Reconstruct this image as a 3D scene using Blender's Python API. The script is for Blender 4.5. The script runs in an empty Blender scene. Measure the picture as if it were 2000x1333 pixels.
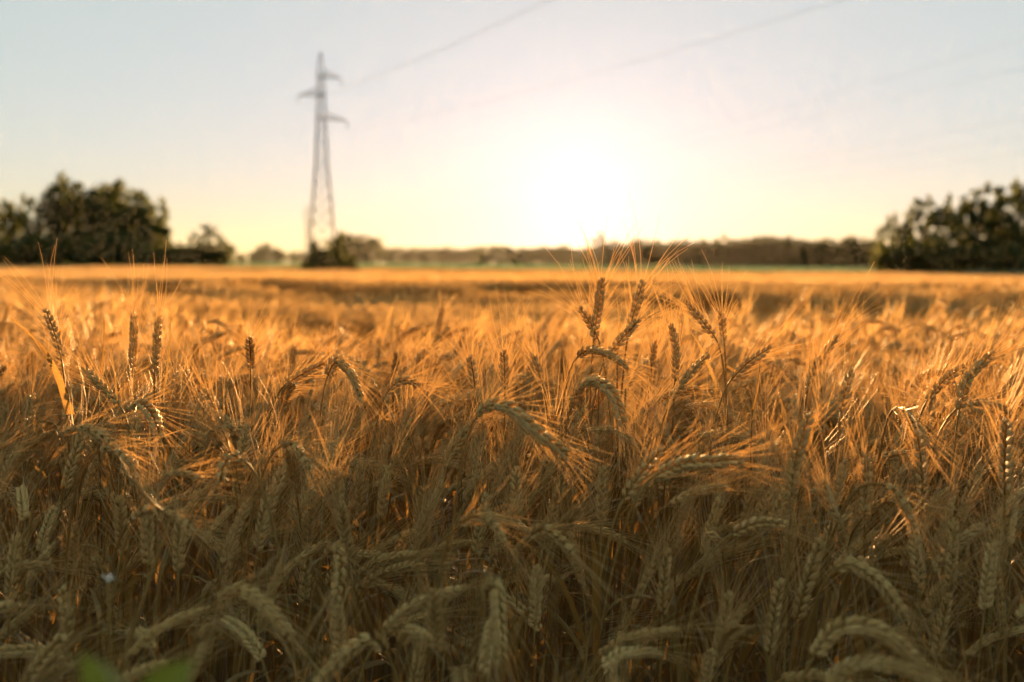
import bpy, math, random
import numpy as np
from mathutils import Vector, Matrix, Euler

random.seed(7)
rng = np.random.default_rng(11)
scn = bpy.context.scene
C = scn.collection
PI = math.pi

# ------------------------------------------------------------------ camera, sky, sun, exposure
CAM_Z = 1.10
FPX = 2000 * 35 / 36
PITCH = math.degrees(math.atan((666.5 - 512) / FPX))
cam_d = bpy.data.cameras.new('camera')
cam = bpy.data.objects.new('camera', cam_d)
C.objects.link(cam)
cam_d.lens = 35
cam_d.sensor_width = 36
cam_d.clip_start = 0.05
cam_d.clip_end = 6000
cam_d.dof.use_dof = True
cam_d.dof.focus_distance = 1.34
cam_d.dof.aperture_fstop = 3.3
cam.matrix_world = (Matrix.Translation((0, 0, CAM_Z)) @ Matrix.Rotation(math.radians(90 - PITCH), 4, 'X')
                    @ Matrix.Rotation(math.radians(0.34), 4, 'Z'))
scn.camera = cam
CAM_M = np.array(cam.matrix_world.to_3x3())

EXPOSURE = 2.8
SKY_POWER, SKY_GAIN = (0.29, 0.22, 0.47), (0.568, 0.58, 0.43)
SKY_SCALE = 1.0 / (0.15 * 2 ** EXPOSURE)
SUN_EL, SUN_AZ = 3.2, 3.8          # degrees above the horizon, degrees from +Y towards +X
world = bpy.data.worlds.new('World')
scn.world = world
world.use_nodes = True
wn, wl = world.node_tree.nodes, world.node_tree.links
wn.clear()
w_out = wn.new('ShaderNodeOutputWorld')
w_bg = wn.new('ShaderNodeBackground')
w_sky = wn.new('ShaderNodeTexSky')
w_sky.sky_type = 'NISHITA'
w_sky.sun_disc = False
w_sky.sun_elevation = math.radians(SUN_EL)
w_sky.sun_rotation = math.radians(SUN_AZ)
w_sky.altitude = 0
w_sky.air_density = 1.0
w_sky.dust_density = 0.3
w_sky.ozone_density = 2.5
w_bg.inputs['Strength'].default_value = 0.15
# the whole dome goes through one film-like response curve, so that the glow near the sun does not outshine the rest
w_sep, w_com = wn.new('ShaderNodeSeparateColor'), wn.new('ShaderNodeCombineColor')
wl.new(w_sky.outputs[0], w_sep.inputs[0])
for ch in range(3):
    w_p = wn.new('ShaderNodeMath')
    w_p.operation = 'POWER'
    w_p.inputs[1].default_value = SKY_POWER[ch]
    w_m = wn.new('ShaderNodeMath')
    w_m.operation = 'MULTIPLY'
    w_m.inputs[1].default_value = SKY_GAIN[ch] * SKY_SCALE
    wl.new(w_sep.outputs[ch], w_p.inputs[0])
    wl.new(w_p.outputs[0], w_m.inputs[0])
    wl.new(w_m.outputs[0], w_com.inputs[ch])
# the sun's aureole: a small round glow that falls off with the angle from the sun
w_tc, w_dot = wn.new('ShaderNodeTexCoord'), wn.new('ShaderNodeVectorMath')
w_nrm = wn.new('ShaderNodeVectorMath')
w_nrm.operation = 'NORMALIZE'
wl.new(w_tc.outputs['Generated'], w_nrm.inputs[0])
w_dot.operation = 'DOT_PRODUCT'
wl.new(w_nrm.outputs[0], w_dot.inputs[0])
_e, _a = math.radians(SUN_EL), math.radians(SUN_AZ)
SUN_DIR = Vector((math.cos(_e) * math.sin(_a), math.cos(_e) * math.cos(_a), math.sin(_e)))
w_dot.inputs[1].default_value = SUN_DIR
w_ac, w_fall, w_ex = wn.new('ShaderNodeMath'), wn.new('ShaderNodeMath'), wn.new('ShaderNodeMath')
w_ac.operation, w_fall.operation, w_ex.operation = 'ARCCOSINE', 'MULTIPLY', 'EXPONENT'
w_ac.use_clamp = False
wl.new(w_dot.outputs['Value'], w_ac.inputs[0])
wl.new(w_ac.outputs[0], w_fall.inputs[0])
w_fall.inputs[1].default_value = -1 / math.radians(3.2)
wl.new(w_fall.outputs[0], w_ex.inputs[0])
w_glow = wn.new('ShaderNodeVectorMath')
w_glow.operation = 'SCALE'
w_glow.inputs[0].default_value = (0.55 * SKY_SCALE, 0.52 * SKY_SCALE, 0.44 * SKY_SCALE)
wl.new(w_ex.outputs[0], w_glow.inputs['Scale'])
w_sum = wn.new('ShaderNodeVectorMath')
w_sum.operation = 'ADD'
wl.new(w_com.outputs[0], w_sum.inputs[0])
wl.new(w_glow.outputs[0], w_sum.inputs[1])
wl.new(w_sum.outputs[0], w_bg.inputs['Color'])
wl.new(w_bg.outputs[0], w_out.inputs['Surface'])

sun_d = bpy.data.lights.new('sun', 'SUN')
sun_d.energy = 5.0
sun_d.angle = math.radians(0.6)
sun_d.color = (1.0, 0.58, 0.23)
sun = bpy.data.objects.new('sun', sun_d)
C.objects.link(sun)
_e, _a = math.radians(SUN_EL), math.radians(SUN_AZ)
SUN_DIR = Vector((math.cos(_e) * math.sin(_a), math.cos(_e) * math.cos(_a), math.sin(_e)))
sun.rotation_euler = SUN_DIR.to_track_quat('Z', 'Y').to_euler()

vs = scn.view_settings
vs.view_transform = 'Standard'
vs.look = 'None'
vs.gamma = 1
vs.use_curve_mapping = False
vs.exposure = EXPOSURE
cy = scn.cycles
cy.use_denoising = True
cy.use_adaptive_sampling = True
cy.adaptive_threshold = 0.025
cy.adaptive_min_samples = 20
cy.max_bounces = 5
cy.diffuse_bounces = 3
cy.glossy_bounces = 2
cy.transmission_bounces = 4
cy.transparent_max_bounces = 6
cy.volume_bounces = 0
cy.sample_clamp_indirect = 6.0
cy.caustics_reflective = False
cy.caustics_refractive = False


# ------------------------------------------------------------------ helpers
def ray(px, py):
    d = CAM_M @ np.array([(px - 1000) / FPX, -(py - 666.5) / FPX, -1.0])
    return d / d[1]


def at(px, py, dist):
    """World point seen at photo pixel (px, py), dist metres ahead."""
    return np.array([0, 0, CAM_Z]) + ray(px, py) * dist


def sstep(a, b, x):
    t = np.clip((np.asarray(x, float) - a) / (b - a), 0, 1)
    return t * t * (3 - 2 * t)


_tab = np.random.default_rng(3).random((256, 256))


def vnoise(x, y):
    x, y = np.asarray(x, float), np.asarray(y, float)
    xi, yi = np.floor(x).astype(int), np.floor(y).astype(int)
    fx, fy = x - xi, y - yi
    fx, fy = fx * fx * (3 - 2 * fx), fy * fy * (3 - 2 * fy)
    g = lambda i, j: _tab[i % 256, j % 256]
    return (g(xi, yi) * (1 - fx) + g(xi + 1, yi) * fx) * (1 - fy) + (g(xi, yi + 1) * (1 - fx) + g(xi + 1, yi + 1) * fx) * fy


def ground_z(x, y):
    """The field falls away very gently from the verge."""
    return -0.58 * sstep(4, 70, y) + 0.10 * (vnoise(np.asarray(x) / 23 + 5, np.asarray(y) / 17 + 9) - 0.5) * sstep(5, 20, y)


class MB:
    """Collects vertices and faces of one mesh, with a material slot per face."""

    def __init__(s):
        s.v, s.f, s.m, s.n = [], [], [], 0

    def add(s, verts, faces, mat=0):
        verts = np.asarray(verts, float).reshape(-1, 3)
        s.v.append(verts)
        off = s.n
        s.f.extend([tuple(int(i) + off for i in f) for f in faces])
        s.m.extend([mat] * len(faces))
        s.n += len(verts)

    def mesh(s, name, mats, smooth=False):
        me = bpy.data.meshes.new(name)
        vv = np.concatenate(s.v) if s.v else np.zeros((0, 3))
        me.from_pydata(vv.tolist(), [], s.f)
        for m in mats:
            me.materials.append(m)
        if len(mats) > 1:
            me.polygons.foreach_set('material_index', s.m)
        if smooth:
            me.polygons.foreach_set('use_smooth', [True] * len(me.polygons))
        me.update()
        return me


def link(name, data, parent=None, label=None, cat=None, group=None, kind=None):
    o = bpy.data.objects.new(name, data)
    C.objects.link(o)
    if parent is not None:
        o.parent = parent
    if label:
        o['label'] = label
    if cat:
        o['category'] = cat
    if group:
        o['group'] = group
    if kind:
        o['kind'] = kind
    return o


def frames(pts, n0=None):
    """Tangents and parallel-transported normals along a polyline."""
    pts = np.asarray(pts, float)
    t = np.gradient(pts, axis=0)
    t /= np.linalg.norm(t, axis=1)[:, None] + 1e-12
    if n0 is None:
        n0 = np.array([0.0, 1.0, 0.0]) if abs(t[0][1]) < 0.9 else np.array([1.0, 0, 0])
    ns = []
    n = np.asarray(n0, float)
    for k in range(len(pts)):
        n = n - t[k] * np.dot(n, t[k])
        n /= np.linalg.norm(n) + 1e-12
        ns.append(n)
    ns = np.array(ns)
    return t, ns, np.cross(t, ns)


def tube(mb, pts, r, seg=5, mat=0, cap=True):
    pts = np.asarray(pts, float)
    r = np.broadcast_to(np.asarray(r, float), (len(pts),))
    t, n, b = frames(pts)
    an = np.arange(seg) * 2 * PI / seg
    ring = n[:, None, :] * np.cos(an)[None, :, None] + b[:, None, :] * np.sin(an)[None, :, None]
    v = pts[:, None, :] + ring * r[:, None, None]
    f = []
    for k in range(len(pts) - 1):
        for j in range(seg):
            j2 = (j + 1) % seg
            f.append((k * seg + j, k * seg + j2, (k + 1) * seg + j2, (k + 1) * seg + j))
    if cap:
        f.append(tuple(range(seg - 1, -1, -1)))
        f.append(tuple((len(pts) - 1) * seg + j for j in range(seg)))
    mb.add(v, f, mat)


def bar(mb, a, b, w, mat=0):
    tube(mb, [a, b], w * 0.7071, 4, mat)


# ------------------------------------------------------------------ materials
def new_mat(name):
    m = bpy.data.materials.new(name)
    m.use_nodes = True
    nt = m.node_tree
    nt.nodes.clear()
    return m, nt.nodes, nt.links


def plant_mat(name, cols, trans_col, trans=0.35, gloss=0.12, rough=0.4, noise=60.0, alongz=False):
    """Diffuse plus light passing through, with a little sheen; the colour varies by plant and in fine streaks."""
    m, N, L = new_mat(name)
    out = N.new('ShaderNodeOutputMaterial')
    oi = N.new('ShaderNodeObjectInfo')
    geo = N.new('ShaderNodeTexCoord')
    nz = N.new('ShaderNodeTexNoise')
    nz.inputs['Scale'].default_value = noise
    nz.inputs['Detail'].default_value = 2
    L.new(geo.outputs['Object'], nz.inputs['Vector'])
    add = N.new('ShaderNodeMath')
    add.operation = 'MULTIPLY_ADD'
    L.new(nz.outputs['Fac'], add.inputs[0])
    add.inputs[1].default_value = 0.9
    L.new(oi.outputs['Random'], add.inputs[2])
    mul = N.new('ShaderNodeMath')
    mul.operation = 'MULTIPLY'
    L.new(add.outputs[0], mul.inputs[0])
    mul.inputs[1].default_value = 0.53
    rp = N.new('ShaderNodeValToRGB')
    e = rp.color_ramp.elements
    while len(e) < len(cols):
        e.new(0.5)
    for k, c in enumerate(cols):
        e[k].position = k / (len(cols) - 1)
        e[k].color = (*c, 1)
    L.new(mul.outputs[0], rp.inputs[0])
    df = N.new('ShaderNodeBsdfDiffuse')
    L.new(rp.outputs[0], df.inputs['Color'])
    tr = N.new('ShaderNodeBsdfTranslucent')
    mc = N.new('ShaderNodeMixRGB')
    mc.inputs[0].default_value = 0.6
    L.new(rp.outputs[0], mc.inputs[1])
    mc.inputs[2].default_value = (*trans_col, 1)
    L.new(mc.outputs[0], tr.inputs['Color'])
    m1 = N.new('ShaderNodeMixShader')
    m1.inputs[0].default_value = trans
    L.new(df.outputs[0], m1.inputs[1])
    L.new(tr.outputs[0], m1.inputs[2])
    gl = N.new('ShaderNodeBsdfGlossy')
    gl.inputs['Roughness'].default_value = rough
    gl.inputs['Color'].default_value = (1, 0.95, 0.85, 1)
    lw = N.new('ShaderNodeFresnel')
    lw.inputs['IOR'].default_value = 1.45
    fm = N.new('ShaderNodeMath')
    fm.operation = 'MULTIPLY'
    fm.use_clamp = True
    fm.inputs[1].default_value = gloss * 8
    L.new(lw.outputs[0], fm.inputs[0])
    m2 = N.new('ShaderNodeMixShader')
    L.new(fm.outputs[0], m2.inputs[0])
    L.new(m1.outputs[0], m2.inputs[1])
    L.new(gl.outputs[0], m2.inputs[2])
    L.new(m2.outputs[0], out.inputs['Surface'])
    return m


def simple_mat(name, c1, c2, scale, rough=0.9, bump=0.0):
    m, N, L = new_mat(name)
    out = N.new('ShaderNodeOutputMaterial')
    p = N.new('ShaderNodeBsdfPrincipled')
    p.inputs['Roughness'].default_value = rough
    tc = N.new('ShaderNodeTexCoord')
    nz = N.new('ShaderNodeTexNoise')
    nz.inputs['Scale'].default_value = scale
    nz.inputs['Detail'].default_value = 6
    L.new(tc.outputs['Object'], nz.inputs['Vector'])
    rp = N.new('ShaderNodeValToRGB')
    rp.color_ramp.elements[0].position = 0.35
    rp.color_ramp.elements[0].color = (*c1, 1)
    rp.color_ramp.elements[1].position = 0.65
    rp.color_ramp.elements[1].color = (*c2, 1)
    L.new(nz.outputs['Fac'], rp.inputs[0])
    L.new(rp.outputs[0], p.inputs['Base Color'])
    if bump:
        b = N.new('ShaderNodeBump')
        b.inputs['Strength'].default_value = bump
        L.new(nz.outputs['Fac'], b.inputs['Height'])
        L.new(b.outputs[0], p.inputs['Normal'])
    L.new(p.outputs[0], out.inputs['Surface'])
    return m


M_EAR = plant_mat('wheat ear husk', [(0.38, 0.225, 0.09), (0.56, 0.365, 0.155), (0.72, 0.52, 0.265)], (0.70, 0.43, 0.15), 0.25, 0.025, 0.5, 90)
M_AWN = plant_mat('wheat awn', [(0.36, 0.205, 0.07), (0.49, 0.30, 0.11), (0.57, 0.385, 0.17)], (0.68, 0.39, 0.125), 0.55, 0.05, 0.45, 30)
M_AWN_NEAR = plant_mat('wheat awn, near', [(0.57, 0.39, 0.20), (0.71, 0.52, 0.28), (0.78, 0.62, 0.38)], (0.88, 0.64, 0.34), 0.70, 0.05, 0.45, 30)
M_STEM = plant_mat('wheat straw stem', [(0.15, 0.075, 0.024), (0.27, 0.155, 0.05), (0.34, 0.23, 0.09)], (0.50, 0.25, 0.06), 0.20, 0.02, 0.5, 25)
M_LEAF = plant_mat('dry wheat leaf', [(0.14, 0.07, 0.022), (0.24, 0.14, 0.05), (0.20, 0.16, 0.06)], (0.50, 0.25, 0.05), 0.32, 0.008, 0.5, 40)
M_SOIL = simple_mat('dry soil', (0.055, 0.036, 0.02), (0.11, 0.075, 0.042), 9, 0.95, 0.4)
M_TREE = plant_mat('broadleaf foliage', [(0.015, 0.027, 0.008), (0.026, 0.040, 0.011), (0.040, 0.056, 0.014)], (0.13, 0.13, 0.015), 0.38, 0.008, 0.6, 0.5)
M_BARK = simple_mat('bark', (0.045, 0.032, 0.022), (0.10, 0.075, 0.052), 6, 0.95, 0.3)
M_CROP = plant_mat('green crop leaf', [(0.035, 0.075, 0.02), (0.05, 0.10, 0.028), (0.07, 0.12, 0.035)], (0.12, 0.22, 0.04), 0.45, 0.05, 0.5, 4)
M_WEED = plant_mat('fresh weed leaf', [(0.014, 0.034, 0.011), (0.02, 0.045, 0.013), (0.026, 0.052, 0.012)], (0.03, 0.052, 0.008), 0.2, 0.06, 0.45, 30)
M_STEEL = simple_mat('galvanised steel', (0.12, 0.115, 0.105), (0.19, 0.18, 0.165), 3, 0.6)
M_CERAM = simple_mat('brown insulator glaze', (0.06, 0.035, 0.025), (0.09, 0.055, 0.04), 5, 1.0)
M_WIRE = simple_mat('weathered cable', (0.05, 0.05, 0.05), (0.08, 0.08, 0.078), 2, 1.0)
for _m in (M_WIRE, M_CERAM, M_STEEL):
    [q for q in _m.node_tree.nodes if q.type == 'BSDF_PRINCIPLED'][0].inputs['Specular IOR Level'].default_value = 0.1
M_PETAL = plant_mat('pale petal', [(0.28, 0.30, 0.40), (0.34, 0.36, 0.44), (0.40, 0.41, 0.48)], (0.6, 0.6, 0.75), 0.4, 0.03, 0.5, 60)
M_BIRD = simple_mat('dark feathers', (0.03, 0.027, 0.025), (0.06, 0.053, 0.048), 30, 0.8)
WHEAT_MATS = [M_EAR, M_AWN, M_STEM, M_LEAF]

# ------------------------------------------------------------------ ground
ys = np.concatenate([np.linspace(-60, 0, 9), np.linspace(2, 40, 24), np.linspace(44, 180, 40), np.geomspace(190, 1400, 20)])
xs = np.concatenate([-np.geomspace(1400, 90, 14), np.linspace(-80, 80, 61), np.geomspace(90, 1400, 14)])
gx, gy = np.meshgrid(xs, ys)
gz = ground_z(gx, gy)
mb = MB()
nx, ny = len(xs), len(ys)
mb.add(np.stack([gx, gy, gz], -1).reshape(-1, 3),
       [(j * nx + i, j * nx + i + 1, (j + 1) * nx + i + 1, (j + 1) * nx + i) for j in range(ny - 1) for i in range(nx - 1)])
link('ground', mb.mesh('ground', [M_SOIL], True), kind='structure')


# ------------------------------------------------------------------ wheat plant builder
def floret_grid(seg, rings):
    prof_t = {6: [0, .12, .32, .58, .82, 1.0], 4: [0, .3, .7, 1.0]}[rings]
    prof_r = {6: [.09, .165, .205, .175, .095, .012], 4: [.10, .20, .15, .015]}[rings]
    return prof_t, prof_r


def spikelet_mesh(mb, lod, seed, mat=0):
    """One spikelet along +Z, 1 unit long, fanning in X, its outer face towards +Y: two glumes, two side grains and a middle one."""
    r = np.random.default_rng(seed)
    if lod == 0:
        parts = [(-1, .23, .92, 1.0, 0), (1, .23, .92, 1.0, 0), (0, .0, 1.0, .95, .10), (-.75, .30, .62, .8, .09), (.75, .30, .62, .8, .09)]
        seg, rings = 6, 6
    else:
        parts = [(-1, .22, .95, 1.15, 0), (1, .22, .95, 1.15, 0)]
        seg, rings = 4, 4
    pt, pr = floret_grid(seg, rings)
    tips = []
    for side, ang, ln, fat, out in parts:
        ang = side * (ang + r.normal(0, .03))
        tilt = 0.10 + r.normal(0, .03)
        ln *= 1 + r.normal(0, .03)
        d = np.array([math.sin(ang), math.sin(tilt), math.cos(ang)])
        d /= np.linalg.norm(d)
        x = np.array([math.cos(ang), 0, -math.sin(ang)])
        y = np.cross(d, x)
        base = np.array([side * .10, out, 0.02])
        v = []
        for t, q in zip(pt, pr):
            cen = base + d * t * ln + np.array([side * .05, .05, 0]) * math.sin(t * PI)
            for j in range(seg):
                a = 2 * PI * j / seg + 0.3
                ridge = 1.12 if j == 1 else 1.0
                v.append(cen + (x * math.cos(a) * .92 + y * math.sin(a)) * q * fat * ridge)
        f = [(k * seg + j, k * seg + (j + 1) % seg, (k + 1) * seg + (j + 1) % seg, (k + 1) * seg + j)
             for k in range(rings - 1) for j in range(seg)]
        f.append(tuple((rings - 1) * seg + j for j in range(seg)))
        mb.add(v, f, mat)
        tips.append((base + d * ln, d, side))
    return tips


SPK = []           # shared spikelet meshes with their tips
for k in range(5):
    q = MB()
    tips = spikelet_mesh(q, 0, 100 + k)
    SPK.append((q.mesh('spikelet', [M_EAR], True), tips[:3], np.concatenate(q.v), q.f))
SPK_LO = []
for k in range(3):
    q = MB()
    tips = spikelet_mesh(q, 1, 200 + k)
    SPK_LO.append((None, tips[:2], np.concatenate(q.v), q.f))


def resample(pts, n):
    pts = np.asarray(pts, float)
    d = np.concatenate([[0], np.cumsum(np.linalg.norm(np.diff(pts, axis=0), axis=1))])
    s = np.linspace(0, d[-1], n)
    return np.stack([np.interp(s, d, pts[:, k]) for k in range(3)], -1), d[-1]


def awn(mb, p, d, bend, L, r0, seg=3, nseg=3, mat=1):
    t = np.linspace(0, 1, nseg + 1)[:, None]
    pts = p + d * (L * t) + bend * (L * t * t)
    tube(mb, pts, np.linspace(r0, r0 * 0.35, nseg + 1), seg, mat, False)


def awn_ribbon(mb, p, d, bend, L, w, mat=1):
    u = np.cross(d, [0, 0, 1.0]) + rng.normal(0, .3, 3)
    u /= np.linalg.norm(u) + 1e-9
    m_ = p + d * L * .5 + bend * L * .25
    e_ = p + d * L + bend * L
    mb.add([p - u * w, p + u * w, m_ - u * w * .7, m_ + u * w * .7, e_], [(0, 1, 3, 2), (2, 3, 4)], mat)


def build_ear(pts, roll, r, lod=0, awn_len=0.075, spread=1.0, nsp=None, fat=1.0, skip=.12):
    """Spikelet placements and awns along the ear's centreline.  Returns (list of (variant, 4x4), awn list, resampled line)."""
    line, L = resample(pts, 40)
    n0 = np.array([math.cos(roll), math.sin(roll), 0.2])
    t, n, b = frames(line, n0)
    nsp = nsp or max(10, int(round(L / 0.0042)))
    if lod == 1:
        nsp = max(8, int(nsp * .7))
    lib = SPK if lod == 0 else SPK_LO
    size0 = 0.0118 * fat * (1.0 if lod == 0 else 1.25)
    out, awns = [], []
    for i in range(nsp):
        u = i / (nsp - 1)
        k = min(39, int(u * 39 * .96))
        side = 1 if i % 2 else -1
        env = 0.72 + 0.28 * math.sin(min(1, u * 1.6 + .12) * PI * .5) - 0.25 * max(0, u - .7) / .3
        sz = size0 * env * (1 + r.normal(0, .05))
        a = (0.36 - .20 * u) + r.normal(0, .036)
        last = i == nsp - 1
        if last:
            a = 0.0
        nrm = n[k] * side
        z = t[k] * math.cos(a) + nrm * math.sin(a)
        y = nrm * math.cos(a) - t[k] * math.sin(a)
        x = np.cross(y, z)
        tw = r.normal(0, .12) + (PI / 2 if last else 0)
        x, y = x * math.cos(tw) + y * math.sin(tw), y * math.cos(tw) - x * math.sin(tw)
        R = np.stack([x, y, z], -1) * sz
        P = line[k] + nrm * 0.0016 * fat
        vi = int(r.integers(len(lib)))
        out.append((vi, R, P))
        for q, (tp, td, sd) in enumerate(lib[vi][1]):
            if q == 2 or r.random() < skip:
                continue
            p = P + R @ tp
            d = R @ td / sz
            d = d * (0.75 * spread) + t[k] * (1.0 - .25 * spread) + nrm * (.20 * spread) + r.normal(0, .10, 3)
            d /= np.linalg.norm(d)
            bend = nrm * r.normal(.06, .08) + r.normal(0, .07, 3) + np.array([0, 0, -.03])
            awns.append((p, d, bend, awn_len * (0.62 + .45 * u) * (1 + r.normal(0, .14))))
    return out, awns, line


def add_spikelets(mb, places, lib, mat=0):
    for vi, R, P in places:
        mb.add(lib[vi][2] @ R.T + P, lib[vi][3], mat)


def leaf_blade(mb, p, az, up, L, w, r, mat=3, curl=1.0):
    """A dry strap leaf with a folded midrib that rises, bends over and twists."""
    n = 9
    th = up
    pos = np.array(p, float)
    h = np.array([math.cos(az), math.sin(az), 0])
    rows = []
    tw = r.normal(0, .5)
    for k in range(n):
        t = k / (n - 1)
        d = h * math.sin(th) + np.array([0, 0, 1.0]) * math.cos(th)
        sd = np.cross(d, h * math.cos(th) - np.array([0, 0, 1.0]) * math.sin(th))
        nn = np.cross(sd, d)
        a = tw * t * 2
        s2 = sd * math.cos(a) + nn * math.sin(a)
        n2 = nn * math.cos(a) - sd * math.sin(a)
        ww = w * (.55 + .45 * min(1, t * 5)) * (1 - t ** 2.2) + .0004
        rows += [pos - s2 * ww + n2 * ww * .35, pos, pos + s2 * ww + n2 * ww * .35]
        pos = pos + d * L / (n - 1)
        th += curl * (.10 + .35 * t) * (1 + r.normal(0, .3))
    f = []
    for k in range(n - 1):
        for j in range(2):
            f.append((k * 3 + j, k * 3 + j + 1, (k + 1) * 3 + j + 1, (k + 1) * 3 + j))
    mb.add(rows, f, mat)


def stalk_line(H, L, droop, lean, r, n=34):
    """Centreline of a stem of height about H carrying an ear of length L that nods towards +X."""
    tot = H + L
    s = np.linspace(0, tot, n)
    th = lean * .5 + lean * .5 * sstep(0, H, s) + droop * (.45 * sstep(H - .09, H + .015, s) + .55 * sstep(H - .01, tot, s))
    wob = r.normal(0, .03) * np.sin(s / tot * PI * 2)
    dx = np.sin(th + wob)
    dz = np.cos(th + wob)
    dy = r.normal(0, .05) * sstep(0, tot, s)
    ds = tot / (n - 1)
    p = np.stack([np.cumsum(dx) * ds, np.cumsum(dy) * ds, np.cumsum(dz) * ds], -1)
    p -= p[0]
    d = s
    kk = np.searchsorted(d, H)
    ear0 = p[kk - 1] + (p[kk] - p[kk - 1]) * ((H - d[kk - 1]) / (d[kk] - d[kk - 1]))
    return np.concatenate([p[:kk], [ear0]]), np.concatenate([[ear0], p[kk:]])


def template(seed, lod, droop, H=None):
    """A whole plant as four meshes' worth of geometry: ear, awns, stem, leaves."""
    r = np.random.default_rng(seed)
    H = H if H is not None else r.normal(.80, .02)
    L = r.normal(.082, .008)
    st, ea = stalk_line(H + .04 * max(0, droop - .6), L, droop, abs(r.normal(.04, .05)), r)
    e, a, s, l = MB(), MB(), MB(), []
    if lod == 0:
        line, _ = resample(st, 22)
        tube(s, line, np.linspace(.0019, .0012, 22), 5, 2)
        pl, aw, ln = build_ear(ea, r.random() * 6.3, r, 0, r.normal(.075, .006), r.uniform(.8, 1.25), fat=1.0, skip=.26)
        tube(e, resample(ea, 10)[0], .0012, 4, 0)
        add_spikelets(e, pl, SPK)
        for p, d, b, q in aw:
            awn(a, p, d, b, q, .00036)
        for k in range(int(r.integers(1, 3))):
            i = int(r.integers(9, 19))
            l.append(MB())
            leaf_blade(l[-1], line[i], r.random() * 6.3, r.uniform(.15, .7), r.uniform(.12, .22), r.uniform(.0032, .0055), r, 3, r.uniform(.4, 1.5))
        if r.random() < .35:
            l.append(MB())
            leaf_blade(l[-1], line[17], r.random() * 6.3, r.uniform(.02, .15), r.uniform(.10, .16), .0028, r, 3, .12)
    else:
        line, _ = resample(st, 9)
        tube(s, line[2:], np.linspace(.0021, .0014, 7), 3, 2, False)
        pl, aw, ln = build_ear(ea, r.random() * 6.3, r, 1, r.normal(.078, .006), r.uniform(.8, 1.25))
        add_spikelets(e, pl, SPK_LO)
        for p, d, b, q in aw:
            awn_ribbon(a, p, d, b, q, .0007)
        l.append(MB())
        leaf_blade(l[-1], line[5], r.random() * 6.3, r.uniform(.15, .7), .18, .0045, r, 3, 1.0)
    return [e, a, s] + l


def joined(parts, name, mats=WHEAT_MATS):
    mb = MB()
    for m, q in enumerate(parts):
        m = min(m, 3)
        for v in q.v:
            mb.v.append(v)
        mb.f.extend([tuple(i + mb.n for i in f) for f in q.f])
        mb.m.extend([m] * len(q.f))
        mb.n += q.n
    return mb.mesh(name, mats, True)


DROOPS = [.05, .12, .25, .35, .5, .65, .85, 1.05, 1.3, 1.55, 1.8, 2.1, .2, .45, .95, 1.4]
T0_parts = [template(300 + k, 0, dr) for k, dr in enumerate(DROOPS)]
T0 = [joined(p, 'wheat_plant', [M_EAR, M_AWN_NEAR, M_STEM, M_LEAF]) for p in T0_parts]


def patch(seed, size=1.3, n=170):
    r = np.random.default_rng(seed)
    mb = MB()
    for k in range(n):
        x, y = r.uniform(-size / 2, size / 2, 2)
        h = r.normal(.755, .035)
        az = r.normal(0, 1.1)
        dr = r.uniform(.1, 1.7)
        hd = np.array([math.cos(az), math.sin(az), 0])
        p0 = np.array([x, y, h - .45])
        p1 = np.array([x, y, h - .04]) + hd * .03
        d = hd * math.sin(dr) + np.array([0, 0, 1.0]) * math.cos(dr)
        p2 = p1 + d * .085
        tube(mb, [p0, p1], .0022, 3, 2, False)
        tube(mb, [p1, p1 + d * .03, p2 - d * .02, p2], [.004, .0075, .006, .002], 4, 0, False)
        for q in range(7):
            dd = d + r.normal(0, .33, 3)
            dd /= np.linalg.norm(dd)
            awn_ribbon(mb, p1 + d * r.uniform(.03, .085), dd, r.normal(0, .05, 3), .08, .0011, 1)
    return mb.mesh('wheat_patch', WHEAT_MATS)


T2 = [patch(500 + k) for k in range(4)]
T1_parts = [template(400 + k, 1, dr) for k, dr in enumerate([.1, .3, .5, .75, 1.0, 1.3, 1.6, 2.0])]


def mid_patch(seed, size=.60, n=62):
    """A square of standing wheat for the middle distance, plant by plant."""
    r = np.random.default_rng(seed)
    mb = MB()
    for k in range(n):
        parts = T1_parts[int(r.integers(len(T1_parts)))]
        a = r.normal(0, 1.15)
        c_, s_ = math.cos(a), math.sin(a)
        hz = .93 + r.normal(0, .045)
        Rm = np.array([[c_, -s_, 0], [s_, c_, 0], [0, 0, hz]])
        off = np.array([r.uniform(-size / 2, size / 2), r.uniform(-size / 2, size / 2), 0])
        for m, q in enumerate(parts):
            m = min(m, 3)
            if q.v:
                mb.add(np.concatenate(q.v) @ Rm.T + off, q.f, m)
    return mb.mesh('wheat_patch', WHEAT_MATS)


T1 = [joined(p, 'wheat_plant_simple') for p in T1_parts]
T1P = [mid_patch(600 + k) for k in range(5)]


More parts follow.
